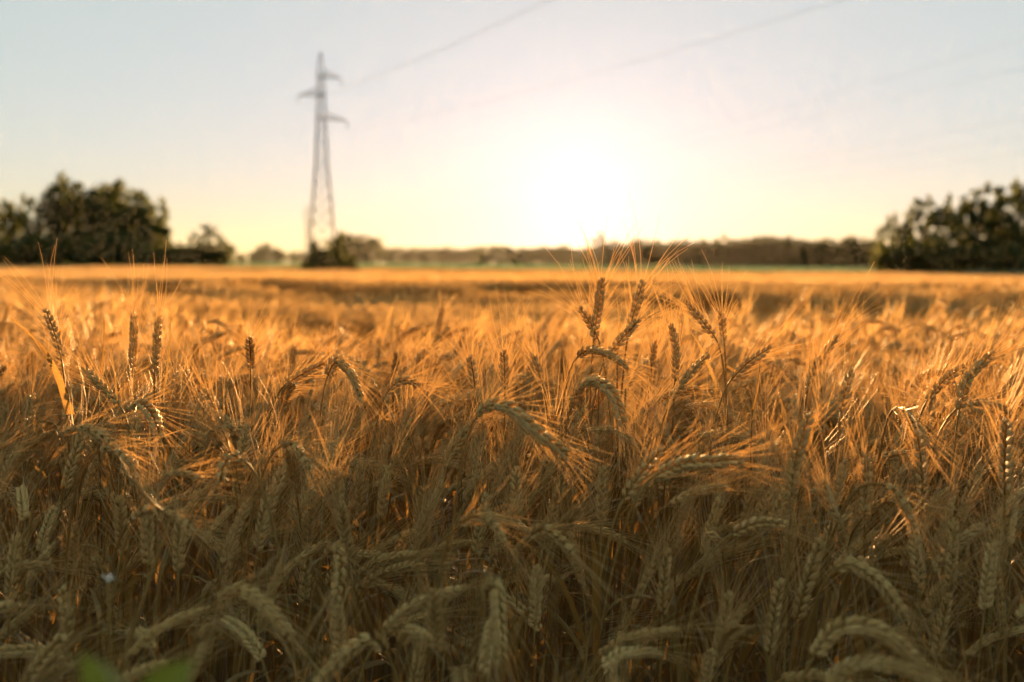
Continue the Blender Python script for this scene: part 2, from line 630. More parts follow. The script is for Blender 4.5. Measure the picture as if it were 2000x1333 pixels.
def geo_scatter(name, points, rots, scales, lods, lib, label, cat):
    """One object whose points carry whole plants; lib is a list of mesh lists, one per level of detail."""
    me = bpy.data.meshes.new(name)
    me.from_pydata(np.asarray(points).tolist(), [], [])
    a = me.attributes.new('turn', 'FLOAT_VECTOR', 'POINT')
    a.data.foreach_set('vector', np.asarray(rots, np.float32).ravel())
    a = me.attributes.new('size', 'FLOAT_VECTOR', 'POINT')
    a.data.foreach_set('vector', np.asarray(scales, np.float32).ravel())
    a = me.attributes.new('detail', 'INT', 'POINT')
    a.data.foreach_set('value', np.asarray(lods, np.int32))
    o = link(name, me, label=label, cat=cat, kind='stuff')
    g = bpy.data.node_groups.new(name, 'GeometryNodeTree')
    g.interface.new_socket('Geometry', in_out='INPUT', socket_type='NodeSocketGeometry')
    g.interface.new_socket('Geometry', in_out='OUTPUT', socket_type='NodeSocketGeometry')
    N, L = g.nodes, g.links
    gi, go = N.new('NodeGroupInput'), N.new('NodeGroupOutput')
    top = N.new('GeometryNodeJoinGeometry')
    at_t = N.new('GeometryNodeInputNamedAttribute')
    at_t.data_type = 'FLOAT_VECTOR'
    at_t.inputs['Name'].default_value = 'turn'
    e2r = N.new('FunctionNodeEulerToRotation')
    L.new(at_t.outputs[0], e2r.inputs[0])
    at_s = N.new('GeometryNodeInputNamedAttribute')
    at_s.data_type = 'FLOAT_VECTOR'
    at_s.inputs['Name'].default_value = 'size'
    at_d = N.new('GeometryNodeInputNamedAttribute')
    at_d.data_type = 'INT'
    at_d.inputs['Name'].default_value = 'detail'
    for lv, meshes in enumerate(lib):
        jn = N.new('GeometryNodeJoinGeometry')
        for me2 in meshes:
            src = bpy.data.objects.new(me2.name, me2)       # never linked: only the source of the mesh data
            oi = N.new('GeometryNodeObjectInfo')
            oi.inputs['Object'].default_value = src
            oi.inputs['As Instance'].default_value = False
            g2i = N.new('GeometryNodeGeometryToInstance')
            L.new(oi.outputs['Geometry'], g2i.inputs[0])
            L.new(g2i.outputs[0], jn.inputs[0])
        cmp_ = N.new('FunctionNodeCompare')
        cmp_.data_type = 'INT'
        cmp_.operation = 'EQUAL'
        L.new(at_d.outputs[0], [s for s in cmp_.inputs if s.type == 'INT'][0])
        [s for s in cmp_.inputs if s.type == 'INT'][1].default_value = lv
        rv = N.new('FunctionNodeRandomValue')
        rv.data_type = 'INT'
        ints = [s for s in rv.inputs if s.type == 'INT' and s.name in ('Min', 'Max')]
        ints[0].default_value = 0
        ints[1].default_value = len(meshes) - 1
        iop = N.new('GeometryNodeInstanceOnPoints')
        L.new(gi.outputs[0], iop.inputs['Points'])
        L.new(cmp_.outputs[0], iop.inputs['Selection'])
        L.new(jn.outputs[0], iop.inputs['Instance'])
        iop.inputs['Pick Instance'].default_value = True
        L.new([s for s in rv.outputs if s.type == 'INT'][0], iop.inputs['Instance Index'])
        L.new(e2r.outputs[0], iop.inputs['Rotation'])
        L.new(at_s.outputs[0], iop.inputs['Scale'])
        L.new(iop.outputs[0], top.inputs[0])
    L.new(top.outputs[0], go.inputs[0])
    md = o.modifiers.new('scatter', 'NODES')
    md.node_group = g
    return o


# ------------------------------------------------------------------ field of wheat: where plants stand
def near_edge(x):
    return 0.74 + 0.26 * sstep(0.05, 0.40, x) + 0.06 * (vnoise(np.asarray(x) * 4 + 3, 0 * np.asarray(x)) - .5)


def far_edge(x):
    return 118 - 0.30 * np.asarray(x)


def canopy_plane(px, py):
    d = ray(px, py)
    k = -0.22 / d[2]
    return d[0] * k, d[1] * k


DIPS = []
for px, py, sx, sy, dep in [(470, 580, .75, .9, .42), (60, 585, .45, .8, .36), (290, 590, .35, .5, .22), (870, 600, .6, .6, .3), (740, 612, .5, .5, .28),
                            (1500, 605, .45, .5, .36), (1740, 606, .4, .45, .36), (1560, 570, 2.2, 2.0, .34), (1900, 575, 2.2, 1.6, .36), (1750, 560, 3.5, 2.5, .3),
                            (1250, 575, 1.2, .8, .22), (1000, 560, 2.2, 1.5, .28), (620, 640, .25, .25, .2), (1900, 690, .3, .3, .2), (1640, 700, .2, .2, .14), (640, 545, 4, 3, .28), (300, 545, 3, 2.5, .2)]:
    cx, cy_ = canopy_plane(px, py)
    DIPS.append((cx, cy_, sx * 1.1, sy * 1.2, dep * 1.3))


def lodging(x, y):
    """0 where the crop stands, towards 1 where it has gone down."""
    x, y = np.asarray(x, float), np.asarray(y, float)
    f = np.zeros_like(x)
    for cx, cy_, sx, sy, dep in DIPS:
        f = np.maximum(f, dep * np.exp(-((x - cx) / sx) ** 2 - ((y - cy_) / sy) ** 2))
    n = vnoise(x / 2.2 + 7, y / 1.5 + 3) * .6 + vnoise(x / .8 + 1, y / .7 + 8) * .4
    f = np.maximum(f, .50 * sstep(.46, .66, n) * sstep(2.5, 6, y))
    big = vnoise(x / 9 + 31, y / 5 + 17)
    return f + .10 * sstep(.5, .8, big) * sstep(8, 14, y)


def scatter_zone(y0, y1, dens, wedge=0.60, side=0.9):
    w1 = wedge * y1 + side
    n = int((y1 - y0) * 2 * w1 * dens)
    x, y = rng.uniform(-w1, w1, n), rng.uniform(y0, y1, n)
    k = np.abs(x) < wedge * y + side
    return x[k], y[k]


P_, R_, S_, D_ = [], [], [], []
x0, y0 = scatter_zone(.40, 2.7, 340)
k = (y0 > near_edge(x0)) & (rng.random(len(x0)) < .55 + .45 * sstep(.9, 1.3, y0))
x0, y0 = x0[k], y0[k]
x1, y1 = scatter_zone(2.7, 5.2, 230, .58, .8)
for x, y, lv in ((x0, y0, 0), (x1, y1, 1)):
    n = len(x)
    z = ground_z(x, y)
    f = lodging(x, y)
    h = (1 + rng.normal(0, .055, n)) * (1 - f) * np.where(rng.random(n) < .10, rng.uniform(.72, .92, n), 1.0)
    h = np.minimum(h, np.where(y < 2.3, 1.05, 1.12))
    if lv == 0:
        h = h * (.84 + .16 * sstep(.75, 1.5, y))
    P_.append(np.stack([x, y, z], -1))
    tz = rng.normal(0.1, 1.15, n)
    tl = rng.normal(0, .05, n) + f * .5
    R_.append(np.stack([rng.normal(0, .05, n), tl, tz], -1))
    S_.append(np.stack([np.ones(n) * 1.0, np.ones(n), h], -1))
    D_.append(np.full(n, lv))
gx_, gy_ = np.meshgrid(np.arange(-90, 90, 1.05), np.arange(17.3, 160, 1.05))
x2 = (gx_ + rng.uniform(-.35, .35, gx_.shape)).ravel()
y2 = (gy_ + rng.uniform(-.35, .35, gy_.shape)).ravel()
k = (np.abs(x2) < .60 * y2 + 3) & (y2 < far_edge(x2)) & (((x2 + 20.3) / 4.2) ** 2 + ((y2 - 108) / 6.5) ** 2 > 1)
x2, y2 = x2[k], y2[k]
n = len(x2)
f = lodging(x2, y2)
P_.append(np.stack([x2, y2, ground_z(x2, y2)], -1))
R_.append(np.stack([np.zeros(n), np.zeros(n), rng.normal(0, .5, n)], -1))
S_.append(np.stack([np.ones(n), np.ones(n), (1 - f) * (1 + rng.normal(0, .03, n))], -1))
D_.append(np.full(n, 3))
gx_, gy_ = np.meshgrid(np.arange(-12, 12, .5), np.arange(5.4, 17.4, .5))
x3 = (gx_ + rng.uniform(-.15, .15, gx_.shape)).ravel()
y3 = (gy_ + rng.uniform(-.15, .15, gy_.shape)).ravel()
k = np.abs(x3) < .58 * y3 + 1.2
x3, y3 = x3[k], y3[k]
n = len(x3)
f = lodging(x3, y3)
P_.append(np.stack([x3, y3, ground_z(x3, y3)], -1))
R_.append(np.stack([np.zeros(n), f * .25, rng.normal(0, .35, n)], -1))
S_.append(np.stack([np.ones(n), np.ones(n), (1 - f) * (1 + rng.normal(0, .02, n))], -1))
D_.append(np.full(n, 2))
FP, FR, FS, FD = map(np.concatenate, (P_, R_, S_, D_))


# ------------------------------------------------------------------ trees
def tree_meshes(seed, lobes, n_leaves, leaf, trunk_h, trunk_r, gap=0.0):
    """Trunk with limbs, and a crown of leaf faces spread through several lobes.  Unit height about 1."""
    r = np.random.default_rng(seed)
    tb, cb = MB(), MB()
    top = max(l[2] for l in lobes)
    tube(tb, [(0, 0, -.05), (0.005, 0, trunk_h * .5), (-.008, .006, trunk_h), (0, 0, top * .8)], [trunk_r * 1.3, trunk_r, trunk_r * .75, trunk_r * .2], 7)
    for cx, cy_, cz, rx, ry, rz in lobes:
        b = np.array([0, 0, min(trunk_h * .8, cz * .6) + r.uniform(0, .08)])
        e = np.array([cx, cy_, cz])
        tube(tb, [b, (b + e) / 2 + [0, 0, -.02], e], [trunk_r * .5, trunk_r * .3, trunk_r * .12], 5)
        for q in range(3):
            d = r.normal(0, 1, 3)
            d /= np.linalg.norm(d)
            tube(tb, [(b + e) / 2, e + d * np.array([rx, ry, rz]) * .75], [trunk_r * .2, trunk_r * .06], 4)
    vol = np.array([l[3] * l[4] * l[5] for l in lobes]) ** (.75)
    vol /= vol.sum()
    V, F = [], []
    for (cx, cy_, cz, rx, ry, rz), w in zip(lobes, vol):
        m = int(n_leaves * w)
        nc = max(6, m // 26)
        d = r.normal(0, 1, (nc, 3))
        d /= np.linalg.norm(d, axis=1)[:, None]
        rad = r.uniform(.45, 1.0, nc) ** .6 * (1 + .22 * r.normal(0, 1, nc).clip(-1, 1.3))
        cen = np.array([cx, cy_, cz]) + d * rad[:, None] * np.array([rx, ry, rz])
        cen = cen[r.random(nc) > gap]
        nc = len(cen)
        cl = cen[r.integers(nc, size=m)] + r.normal(0, 1, (m, 3)) * np.array([rx, ry, rz]) * .155
        for p in cl:
            if p[2] < .015:
                p[2] = abs(p[2]) + .02
            a = r.normal(0, 1, 3)
            a /= np.linalg.norm(a)
            b = np.cross(a, r.normal(0, 1, 3))
            b /= np.linalg.norm(b) + 1e-9
            s = leaf * r.uniform(.6, 1.3)
            V.append([p - a * s, p - b * s * .55, p + a * s, p + b * s * .55])
    V = np.array(V).reshape(-1, 3)
    cb.add(V, [(4 * i, 4 * i + 1, 4 * i + 2, 4 * i + 3) for i in range(len(V) // 4)])
    return tb.mesh('trunk', [M_BARK], True), cb.mesh('crown', [M_TREE])


def rl(seed, n, w, z0, z1, rr, flat=1.0):
    r = np.random.default_rng(seed)
    out = []
    for k in range(n):
        a = 2.4 * k + r.uniform(-.4, .4)
        u = r.uniform(0, 1)
        z = z0 + (z1 - z0) * ((k + .5) / n)
        wz = w * math.sqrt(max(.05, 1 - ((z - (z0 + z1) * .45) / (z1 - z0)) ** 2 * 1.9))
        q = wz * (.35 + .65 * u)
        s = rr * r.uniform(.8, 1.25)
        out.append((q * math.cos(a), q * math.sin(a), z, s, s, s * flat))
    return out


TREE = {
    'round': [tree_meshes(11, rl(1, 15, .40, .13, .86, .18), 4200, .030, .25, .009), tree_meshes(12, rl(2, 15, .44, .12, .84, .19), 4200, .030, .22, .02),
              tree_meshes(13, rl(3, 15, .36, .13, .88, .17), 4200, .030, .25, .009)],
    'loose': [tree_meshes(21, rl(4, 14, .36, .26, .90, .13, 1.2), 2600, .027, .35, .018, .18), tree_meshes(22, rl(5, 13, .32, .28, .92, .12, 1.3), 2300, .027, .38, .018, .18),
              tree_meshes(23, rl(6, 14, .40, .25, .88, .13, 1.2), 2600, .027, .3, .018, .18)],
    'shrub': [tree_meshes(31, rl(7, 10, .62, .30, .74, .30, .85), 2400, .05, .2, .03), tree_meshes(32, rl(8, 10, .75, .28, .76, .30, .8), 2400, .05, .2, .03)],
    'cone': [tree_meshes(41, [(0, 0, .14, .30, .30, .12), (0, 0, .32, .26, .26, .14), (0, 0, .5, .20, .20, .14), (0, 0, .68, .13, .13, .14), (0, 0, .85, .07, .07, .14)], 2200, .028, .3, .02)],
}


def tree(name, kind, var, px, top, dist, label, cat='tree', group=None, wide=1.0, base=None):
    """A tree whose tip shows at (px, top) when it stands dist metres away on the ground."""
    p = at(px, top, dist)
    gz = float(ground_z(p[0], dist)) if base is None else base
    h = p[2] - gz
    tm, cm = TREE[kind][var % len(TREE[kind])]
    o = link(name, None, label=label, cat=cat, group=group)
    o.location = (p[0], dist, gz)
    s = h / {'round': 1.02, 'loose': 1.03, 'shrub': 1.03, 'cone': 1.0}[kind]
    o.scale = (s * wide, s * wide, s)
    o.rotation_euler.z = (px * 1.7 + top) % 6.28
    link('trunk', tm, o)
    link('crown', cm, o)
    return o


ORD = 'first second third fourth fifth sixth seventh eighth ninth tenth eleventh twelfth thirteenth fourteenth fifteenth sixteenth seventeenth eighteenth nineteenth twentieth'.split()
ORD += ['twenty-' + q for q in ORD[:9]] + ['thirtieth']
# left wood
for px, top, d, v, w, lab in [
    (-28, 380, 172, 0, .6, 'dark tree cut by the left border of the picture'),
    (28, 380, 168, 2, .55, 'dark broadleaf tree second from the left border, thin at its top'),
    (64, 398, 160, 1, .36, 'olive sunlit tree just before the gap to the big domed clump'),
    (122, 354, 172, 0, .66, 'tall tree with sky gaps forming the left shoulder of the domed clump'),
    (160, 344, 176, 1, .86, 'tallest tree at the peak of the big domed clump'),
    (205, 350, 170, 2, .95, 'tall dark tree just right of the peak of the domed clump'),
    (243, 370, 168, 0, .95, 'mid height tree on the sloping right side of the domed clump'),
    (278, 392, 166, 1, .95, 'lower sunlit tree near the right end of the domed clump'),
    (302, 422, 164, 2, .85, 'lowest rounded tree closing the domed clump on its right'),
]:
    tree('broadleaf_tree', 'round', v, px, top, d, lab, group='trees of the dark wood', wide=w)
for k, (px, top, d) in enumerate([(20, 466, 156), (100, 452, 158), (150, 446, 156), (200, 450, 156), (250, 452, 156), (60, 460, 156), (290, 462, 155), (-20, 462, 156)]):
    tree('understorey_shrub', 'shrub', k, px, top, d, 'dark shrub at the foot of the dark wood, %s from the border' % ORD[[1, 3, 4, 5, 6, 2, 7, 0][k]], 'shrub', 'shrubs under the dark wood', 1.25)
for k, (px, top) in enumerate([(325, 470), (348, 473), (372, 471), (396, 472), (420, 476)]):
    tree('hedge_shrub', 'shrub', k, px, top, 162, ['dark hedge shrub joined to the domed clump', 'second dark hedge shrub out from the domed clump',
         'middle dark shrub of the low hedge', 'dark hedge shrub below the open topped small tree', 'last dark shrub at the open end of the low hedge'][k], 'shrub', 'shrubs of the low hedge')
tree('small_tree', 'loose', 1, 408, 437, 160, 'small tree with open forked top rising from the hedge', wide=1.05)
# trees far beyond the field, between hedge and pylon
for k, (px, top, d) in enumerate([(440, 474, 330), (520, 475, 430), (495, 490, 430), (543, 488, 430), (572, 490, 470), (596, 491, 470), (470, 495, 470)]):
    lab = ['hazy rounded tree right behind the hedge end', 'hazy peaked tree standing highest between hedge and pylon', 'low hazy tree touching the peaked one on its hedge side',
           'low hazy tree touching the peaked one on its pylon side', 'low hazy tree midway between the peaked tree and the pylon', 'low hazy tree nearest the pylon foot',
           'lowest hazy tree just past the hedge end'][k]
    tree('far_tree', 'round', k, px, top, d, lab, group='hazy trees between hedge and pylon', wide=1.3)
for k, (px, top) in enumerate([(674, 458), (697, 455), (718, 460)]):
    tree('far_tree', 'round', k, px, top, 400, ['hazy flat topped tree partly behind the bush at the pylon foot', 'middle tree of the rounded hazy block beside the pylon',
         'hazy tree ending the rounded block beside the pylon'][k], group='rounded tree block beside the pylon', wide=1.45)
# the far line under the sun
for k, px in enumerate(list(range(752, 935, 22))):
    tree('far_tree', 'round', k, px, 484 + (k * 7 % 5) - 3, 480, 'low hazy tree, %s from the pylon in the far row' % ORD[k], group='far row left of the sun', wide=1.6)
tree('far_tree', 'round', 0, 955, 478, 330, 'rounded hazy tree standing forward at the left of the sunlit row', wide=1.7)
for k, px in enumerate(range(985, 1165, 20)):
    tree('far_tree', 'round', k, px, 481 + (k * 5 % 6) - 2, 360, 'low glowing tree under the sun, %s before the pointed tree' % ORD[8 - k], group='row under the sun', wide=1.5)
tree('conical_tree', 'cone', 0, 1172, 450, 280, 'pointed tree rising above the row beside the sun', wide=1.5)
tops = [478, 475, 481, 470, 476, 482, 474, 478, 472, 477, 467, 474, 471, 478, 466, 464, 469, 466, 472, 476, 470, 478, 468, 473, 466, 472, 476]
for k, px in enumerate(range(1196, 1736, 20)):
    tree('far_tree', 'round', k, px, tops[k % len(tops)] - 5, 300 - (px - 1196) * .13, 'dark hedgerow tree, %s after the pointed tree' % ORD[k], group='long hedgerow right of the sun', wide=1.35)
# right wood
for k, (px, top, d, v, w) in enumerate([(1748, 414, 118, 0, .75), (1802, 382, 122, 1, .8), (1850, 388, 116, 2, .8), (1897, 372, 120, 0, .85), (1938, 356, 118, 1, .95), (1985, 338, 120, 2, 1.0), (2050, 335, 118, 0, 1.0)]):
    tree('open_crowned_tree', 'loose', v, px, top, d, [
        'smallest open crowned tree at the left tip of the wood on the right', 'open crowned tree with two tall shoots, second in the wood on the right',
        'open crowned tree riddled with sky gaps, third in the wood on the right', 'fourth open crowned tree of the wood on the right',
        'tall open crowned tree next to the tallest on the right', 'tallest open crowned tree beside the right border', 'open crowned tree cut by the right border'][k],
        group='open crowned trees of the wood on the right', wide=w)
for k, px in enumerate([1750, 1775, 1805, 1838, 1875, 1910, 1950, 1990, 2035]):
    tree('understorey_shrub', 'shrub', k, px, 468 - (k * 11 % 14), 112 + (k % 3) * 3, 'olive shrub, %s along the foot of the wood on the right' % ORD[k], 'shrub', 'shrubs under the wood on the right', 1.0)

# ------------------------------------------------------------------ green crop strip beyond the wheat
r = np.random.default_rng(5)
crop = []
for k in range(3):
    mb = MB()
    for q in range(16):
        az, p = r.random() * 6.3, np.array([r.normal(0, .12), r.normal(0, .12), r.uniform(.1, 1.0)])
        leaf_blade(mb, p, az, r.uniform(.2, .9), r.uniform(.5, .8), r.uniform(.03, .045), r, 0, .8)
    tube(mb, [(0, 0, -.05), (.01, 0, .8), (0, .02, 1.5)], [.016, .012, .006], 5, 0)
    crop.append(mb.mesh('crop_plant', [M_CROP]))
n = 26000
x, u = rng.uniform(-110, 110, n), rng.random(n)
y = far_edge(x) + 4 + u * 150
k = (x / y > -.285) | (y > 170)
x, y = x[k], y[k]
geo_scatter('crop_strip', np.stack([x, y, ground_z(x, y)], -1), np.stack([0 * x, 0 * x, rng.random(len(x)) * 6.3], -1),
            np.stack([np.ones(len(x)), np.ones(len(x)), rng.uniform(.72, .98, len(x))], -1), np.zeros(len(x), int), [crop],
            'strip of tall green crop between the wheat and the far trees', 'crop')

# ------------------------------------------------------------------ pylons and cables
PD = 117.0
PX0 = float(at(628, 300, PD)[0])
PZ = lambda py: float(at(628, py, PD)[2])
zt, za, zb_, zc = PZ(103), PZ(150), PZ(186), PZ(233)
gz0 = float(ground_z(PX0, PD))


def half_w(z):
    return float(np.interp(z, [gz0, 4, 12, 18, zt - 2.2, zt], [1.75, 1.38, .72, .46, .32, .06]))


def pylon(name, loc, rz, label):
    o = link(name, None, label=label, cat='pylon')
    o.location = loc
    o.rotation_euler.z = rz
    if PYL:
        for nm, me in PYL:
            link(nm, me, o)
        return o
    zl = list(np.linspace(0, 4.2, 3)) + list(np.linspace(6.0, 12, 5)) + list(np.linspace(13.2, zt - gz0 - 2.2, 9))
    top = zt - gz0
    for sx, sy in ((1, 1), (1, -1), (-1, -1), (-1, 1)):
        mb = MB()
        for a, b in zip(zl[:-1] + [zl[-1]], zl[1:] + [top]):
            ha, hb = half_w(a + gz0), half_w(b + gz0)
            bar(mb, (sx * ha, sy * ha, a), (sx * hb, sy * hb, b), .085)
        PYL.append(('leg', mb.mesh('leg', [M_STEEL])))
    mb = MB()
    for i, (a, b) in enumerate(zip(zl[:-1], zl[1:])):
        ha, hb = half_w(a + gz0), half_w(b + gz0)
        cs = [(1, 1), (1, -1), (-1, -1), (-1, 1)]
        for q in range(4):
            (x1_, y1_), (x2_, y2_) = cs[q], cs[(q + 1) % 4]
            bar(mb, (x1_ * ha, y1_ * ha, a), (x2_ * hb, y2_ * hb, b), .036)
            bar(mb, (x2_ * ha, y2_ * ha, a), (x1_ * hb, y1_ * hb, b), .036)
            if i:
                bar(mb, (x1_ * ha, y1_ * ha, a), (x2_ * ha, y2_ * ha, a), .036)
    PYL.append(('lattice_bracing', mb.mesh('lattice_bracing', [M_STEEL])))
    for z, s, ln in ((za - gz0, 1, 2.35), (zb_ - gz0, -1, 2.6), (zc - gz0, 1, 2.95)):
        mb = MB()
        h = half_w(z + gz0)
        tip = (s * ln, 0, z - .15)
        for sy in (1, -1):
            bar(mb, (s * h, sy * h, z), tip, .07)
            bar(mb, (-s * h, sy * h, z), (s * h, sy * h, z), .07)
            bar(mb, (s * h, sy * h, z + .75), tip, .05)
            for q in (.3, .6):
                e = np.array([s * h, sy * h, z]) * (1 - q) + np.array(tip) * q
                e2 = np.array([s * h, sy * h, z + .75]) * (1 - q) + np.array(tip) * q
                bar(mb, e, e2, .06)
        PYL.append(('cross_arm', mb.mesh('cross_arm', [M_STEEL])))
        mb = MB()
        zz = z - .2
        tube(mb, [(s * ln, 0, zz), (s * ln, 0, zz - .85)], .02, 6)
        for q in range(5):
            c = zz - .12 - q * .125
            tube(mb, [(s * ln, 0, c), (s * ln, 0, c - .04), (s * ln, 0, c - .06)], [.04, .10, .09], 10)
        PYL.append(('insulator', mb.mesh('insulator', [M_CERAM])))
    for nm, me in PYL:
        link(nm, me, o)
    return o


PYL = []
pylon('lattice_pylon', (PX0, PD, gz0), math.radians(6), 'tall steel lattice pylon with three staggered arms above a bush')
FX = float(at(598, 440, 420)[0])
pylon('lattice_pylon', (FX, 420, -.58), math.radians(16), 'faint far pylon just left of the tall lattice pylon')


def cable(name, A, through, zc, label, span, group, r=.02):
    """A sagging cable from A that passes the point seen at photo pixel `through` at height zc."""
    d = ray(*through)
    k = (zc - CAM_Z) / d[2]
    Q = np.array([0, 0, CAM_Z]) + d * k
    A = np.asarray(A, float)
    h = Q[:2] - A[:2]
    dist = np.linalg.norm(h)
    B2 = A[:2] + h / dist * span
    t0 = dist / span
    sag = (A[2] - zc) / (4 * t0 * (1 - t0))
    pts = []
    for t in np.linspace(0, 1, 60):
        pts.append([*(A[:2] + (B2 - A[:2]) * t), A[2] - sag * 4 * t * (1 - t)])
    mb = MB()
    tube(mb, pts, r, 6)
    link(name, mb.mesh(name, [M_WIRE], True), label=label, cat='cable', group=group)


a6 = math.radians(6)
arm = lambda s, ln, z: (PX0 + s * ln * math.cos(a6), PD + s * ln * math.sin(a6), z - 1.2)
cable('power_cable', arm(1, 2.35, za), (1078, 0), 17.6, 'power cable from the top arm of the pylon rising to the top border', 190, 'cables of the near line', .009)
cable('power_cable', arm(-1, 2.6, zb_), (1068, 0), 15.9, 'power cable from the left arm of the pylon crossing behind its body', 190, 'cables of the near line', .009)
cable('power_cable', arm(1, 2.95, zc), (1645, 0), 12.6, 'power cable from the lowest arm rising to the right of the sun', 190, 'cables of the near line', .009)
for k, (py, z, zA) in enumerate([(78, 17.0, 23.5), (134, 17.0, 21), (231, 13.0, 19.5), (267, 13.0, 17.5), (300, 11.5, 17.0)]):
    cable('power_cable', (FX + (-1.5, 1.5, -2, 2, 1)[k], 420, zA), (2000, py), z,
          ['uppermost', 'second highest', 'middle', 'second lowest', 'lowest'][k] + ' of the five faint cables leaving by the right border', 520, 'cables of the far line', .009)

# bush that grows round the pylon's feet
lobes = [(-.38, 0, .28, .30, .28, .24), (.40, .02, .26, .30, .28, .22), (0, .05, .36, .38, .3, .26), (-.40, 0, .58, .15, .15, .22), (-.42, .1, .74, .09, .09, .14), (.26, 0, .62, .17, .15, .22),
         (.27, -.02, .84, .10, .09, .16), (.60, 0, .24, .20, .20, .18), (-.58, 0, .24, .18, .18, .20), (0, -.1, .52, .26, .2, .16)]
TREE['pylon_bush'] = [tree_meshes(61, lobes, 5200, .038, .2, .03)]
bt = at(656, 450, 110)
o = link('bush', None, label='dark green bush growing around the foot of the tall pylon', cat='bush')
bgz = float(ground_z(bt[0], 110))
o.location = (at(643, 500, 110)[0], 110, bgz - .1)
s = bt[2] - bgz
o.scale = (s * .78, s * .78, s)
link('trunk', TREE['pylon_bush'][0][0], o)
link('crown', TREE['pylon_bush'][0][1], o)

# ------------------------------------------------------------------ the nearest stalks as things of their own
HERO, HERO_PX = [], []


def hermite(p0, t0, p1, t1, n):
    t = np.linspace(0, 1, n)[:, None]
    return (2 * t**3 - 3 * t**2 + 1) * p0 + (t**3 - 2 * t**2 + t) * t0 + (-2 * t**3 + 3 * t**2) * p1 + (t**3 - t**2) * t1


def catmull(pts, n=10):
    pts = [np.asarray(p, float) for p in pts]
    if len(pts) == 2:
        return np.array([pts[0] * (1 - t) + pts[1] * t for t in np.linspace(0, 1, 12)])
    q = [2 * pts[0] - pts[1]] + pts + [2 * pts[-1] - pts[-2]]
    out = []
    for i in range(1, len(q) - 2):
        for t in np.linspace(0, 1, n, endpoint=False):
            out.append(.5 * (2 * q[i] + (q[i + 1] - q[i - 1]) * t + (2 * q[i - 1] - 5 * q[i] + 4 * q[i + 1] - q[i + 2]) * t**2 + (3 * q[i] - q[i - 1] - 3 * q[i + 1] + q[i + 2]) * t**3))
    out.append(pts[-1])
    return np.array(out)


def hero(label, pix, d0, d1=None, awn_len=.08, spread=1.0, roll=None, leafy=0, foot=None):
    """A stalk whose ear follows the photo pixels in `pix` between depths d0 and d1."""
    k = len(HERO)
    r = np.random.default_rng(900 + k)
    d1 = d0 if d1 is None else d1
    far = lambda q: q if q > 1.1 else .80 + (q - .5) * .5      # the shaded front ears stand at arm's length
    d0, d1 = far(d0), far(d1)
    pts = [at(px, py, d0 + (d1 - d0) * i / (len(pix) - 1)) for i, (px, py) in enumerate(pix)]
    line = catmull(pts)
    base = line[0]
    tan = line[1] - line[0]
    tan /= np.linalg.norm(tan)
    off = -tan[:2] * .10 + r.normal(0, .02, 2) if foot is None else np.array(foot)
    g = np.array([base[0] + off[0], max(base[1] + off[1], .62), 0.0])
    root = link('wheat_stalk', None, label=label, cat='wheat', group='wheat stalks of the front ranks')
    root.location = g
    L = float(np.linalg.norm(np.diff(line, axis=0), axis=1).sum())
    fat = float(np.clip(L / .085, .86, 1.12))
    st = hermite(np.zeros(3), np.array([off[0] * -.3, off[1] * -.3, base[2] * .9]), base - g, tan * (.18 + .14 * (1 - max(0, tan[2]))), 24)
    mb = MB()
    tube(mb, st, np.linspace(.002, .0013, 24), 6)
    link('stem', mb.mesh('stem', [M_STEM], True), root)
    rl_ = r.random() * 6.3 if roll is None else roll
    pl, aw, ln = build_ear(line - g, rl_, r, 0, awn_len, spread, fat=fat)
    mb = MB()
    tube(mb, resample(line - g, 12)[0], .0012, 5)
    ear = link('ear', mb.mesh('ear', [M_STEM], True), root)
    for vi, R, P in pl:
        s = link('spikelet', SPK[vi][0], ear)
        M = Matrix(R.tolist()).to_4x4()
        M.translation = Vector(P.tolist())
        s.matrix_local = M
    mb = MB()
    for p, d, b, q in aw:
        awn(mb, p, d, b, q, .00040, 3, 4, 0)
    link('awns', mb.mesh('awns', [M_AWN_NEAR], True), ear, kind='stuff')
    for q in range(leafy + (1 if r.random() < .4 else 0)):
        mb = MB()
        leaf_blade(mb, st[int(r.integers(11, 19))], r.random() * 6.3, r.uniform(.1, .5), r.uniform(.14, .22), r.uniform(.0035, .0055), r, 0, r.uniform(.3, 1.2))
        link('leaf', mb.mesh('leaf', [M_LEAF], True), root)
    HERO.append(g)
    HERO_PX.append((label, float(np.mean([p[0] for p in pix])), float(np.mean([p[1] for p in pix]))))
    return root


W = 1.42
hero('tall upright ear leaning slightly left, standing alone near the left border', [(120, 702), (108, 655), (90, 606)], 1.40, awn_len=.088, spread=1.3, roll=.3)
hero('upright ear, left of the twin pair below the domed tree clump', [(256, 738), (260, 675), (262, 612)], 1.55, awn_len=.085, spread=1.3)
hero('upright ear, right of the twin pair below the domed tree clump', [(302, 732), (306, 678), (310, 622)], 1.42, awn_len=.088, spread=1.3, roll=1.4)
hero('small dark ear, head on, above a straight bare stem', [(490, 720), (489, 690), (487, 662)], 1.46, 1.42, awn_len=.06, spread=1.5)
hero('ear nodding right and downward below the pylon', [(640, 735), (655, 708), (685, 730), (706, 782)], 1.40, 1.36)
hero('ear pointing right beside the nodding ear below the pylon', [(562, 748), (596, 728), (634, 710)], 1.42)
hero('short dark arched ear with awns to the right, left of centre', [(756, 768), (772, 750), (795, 744), (816, 752)], 1.38)
hero('upright ear of the V shaped pair under the sun', [(1160, 658), (1168, 604), (1176, 546)], 1.42, awn_len=.085, spread=1.2, roll=.2)
hero('left leaning ear of the V shaped pair under the sun', [(1168, 662), (1152, 630), (1134, 604)], 1.42, awn_len=.085, spread=1.4)
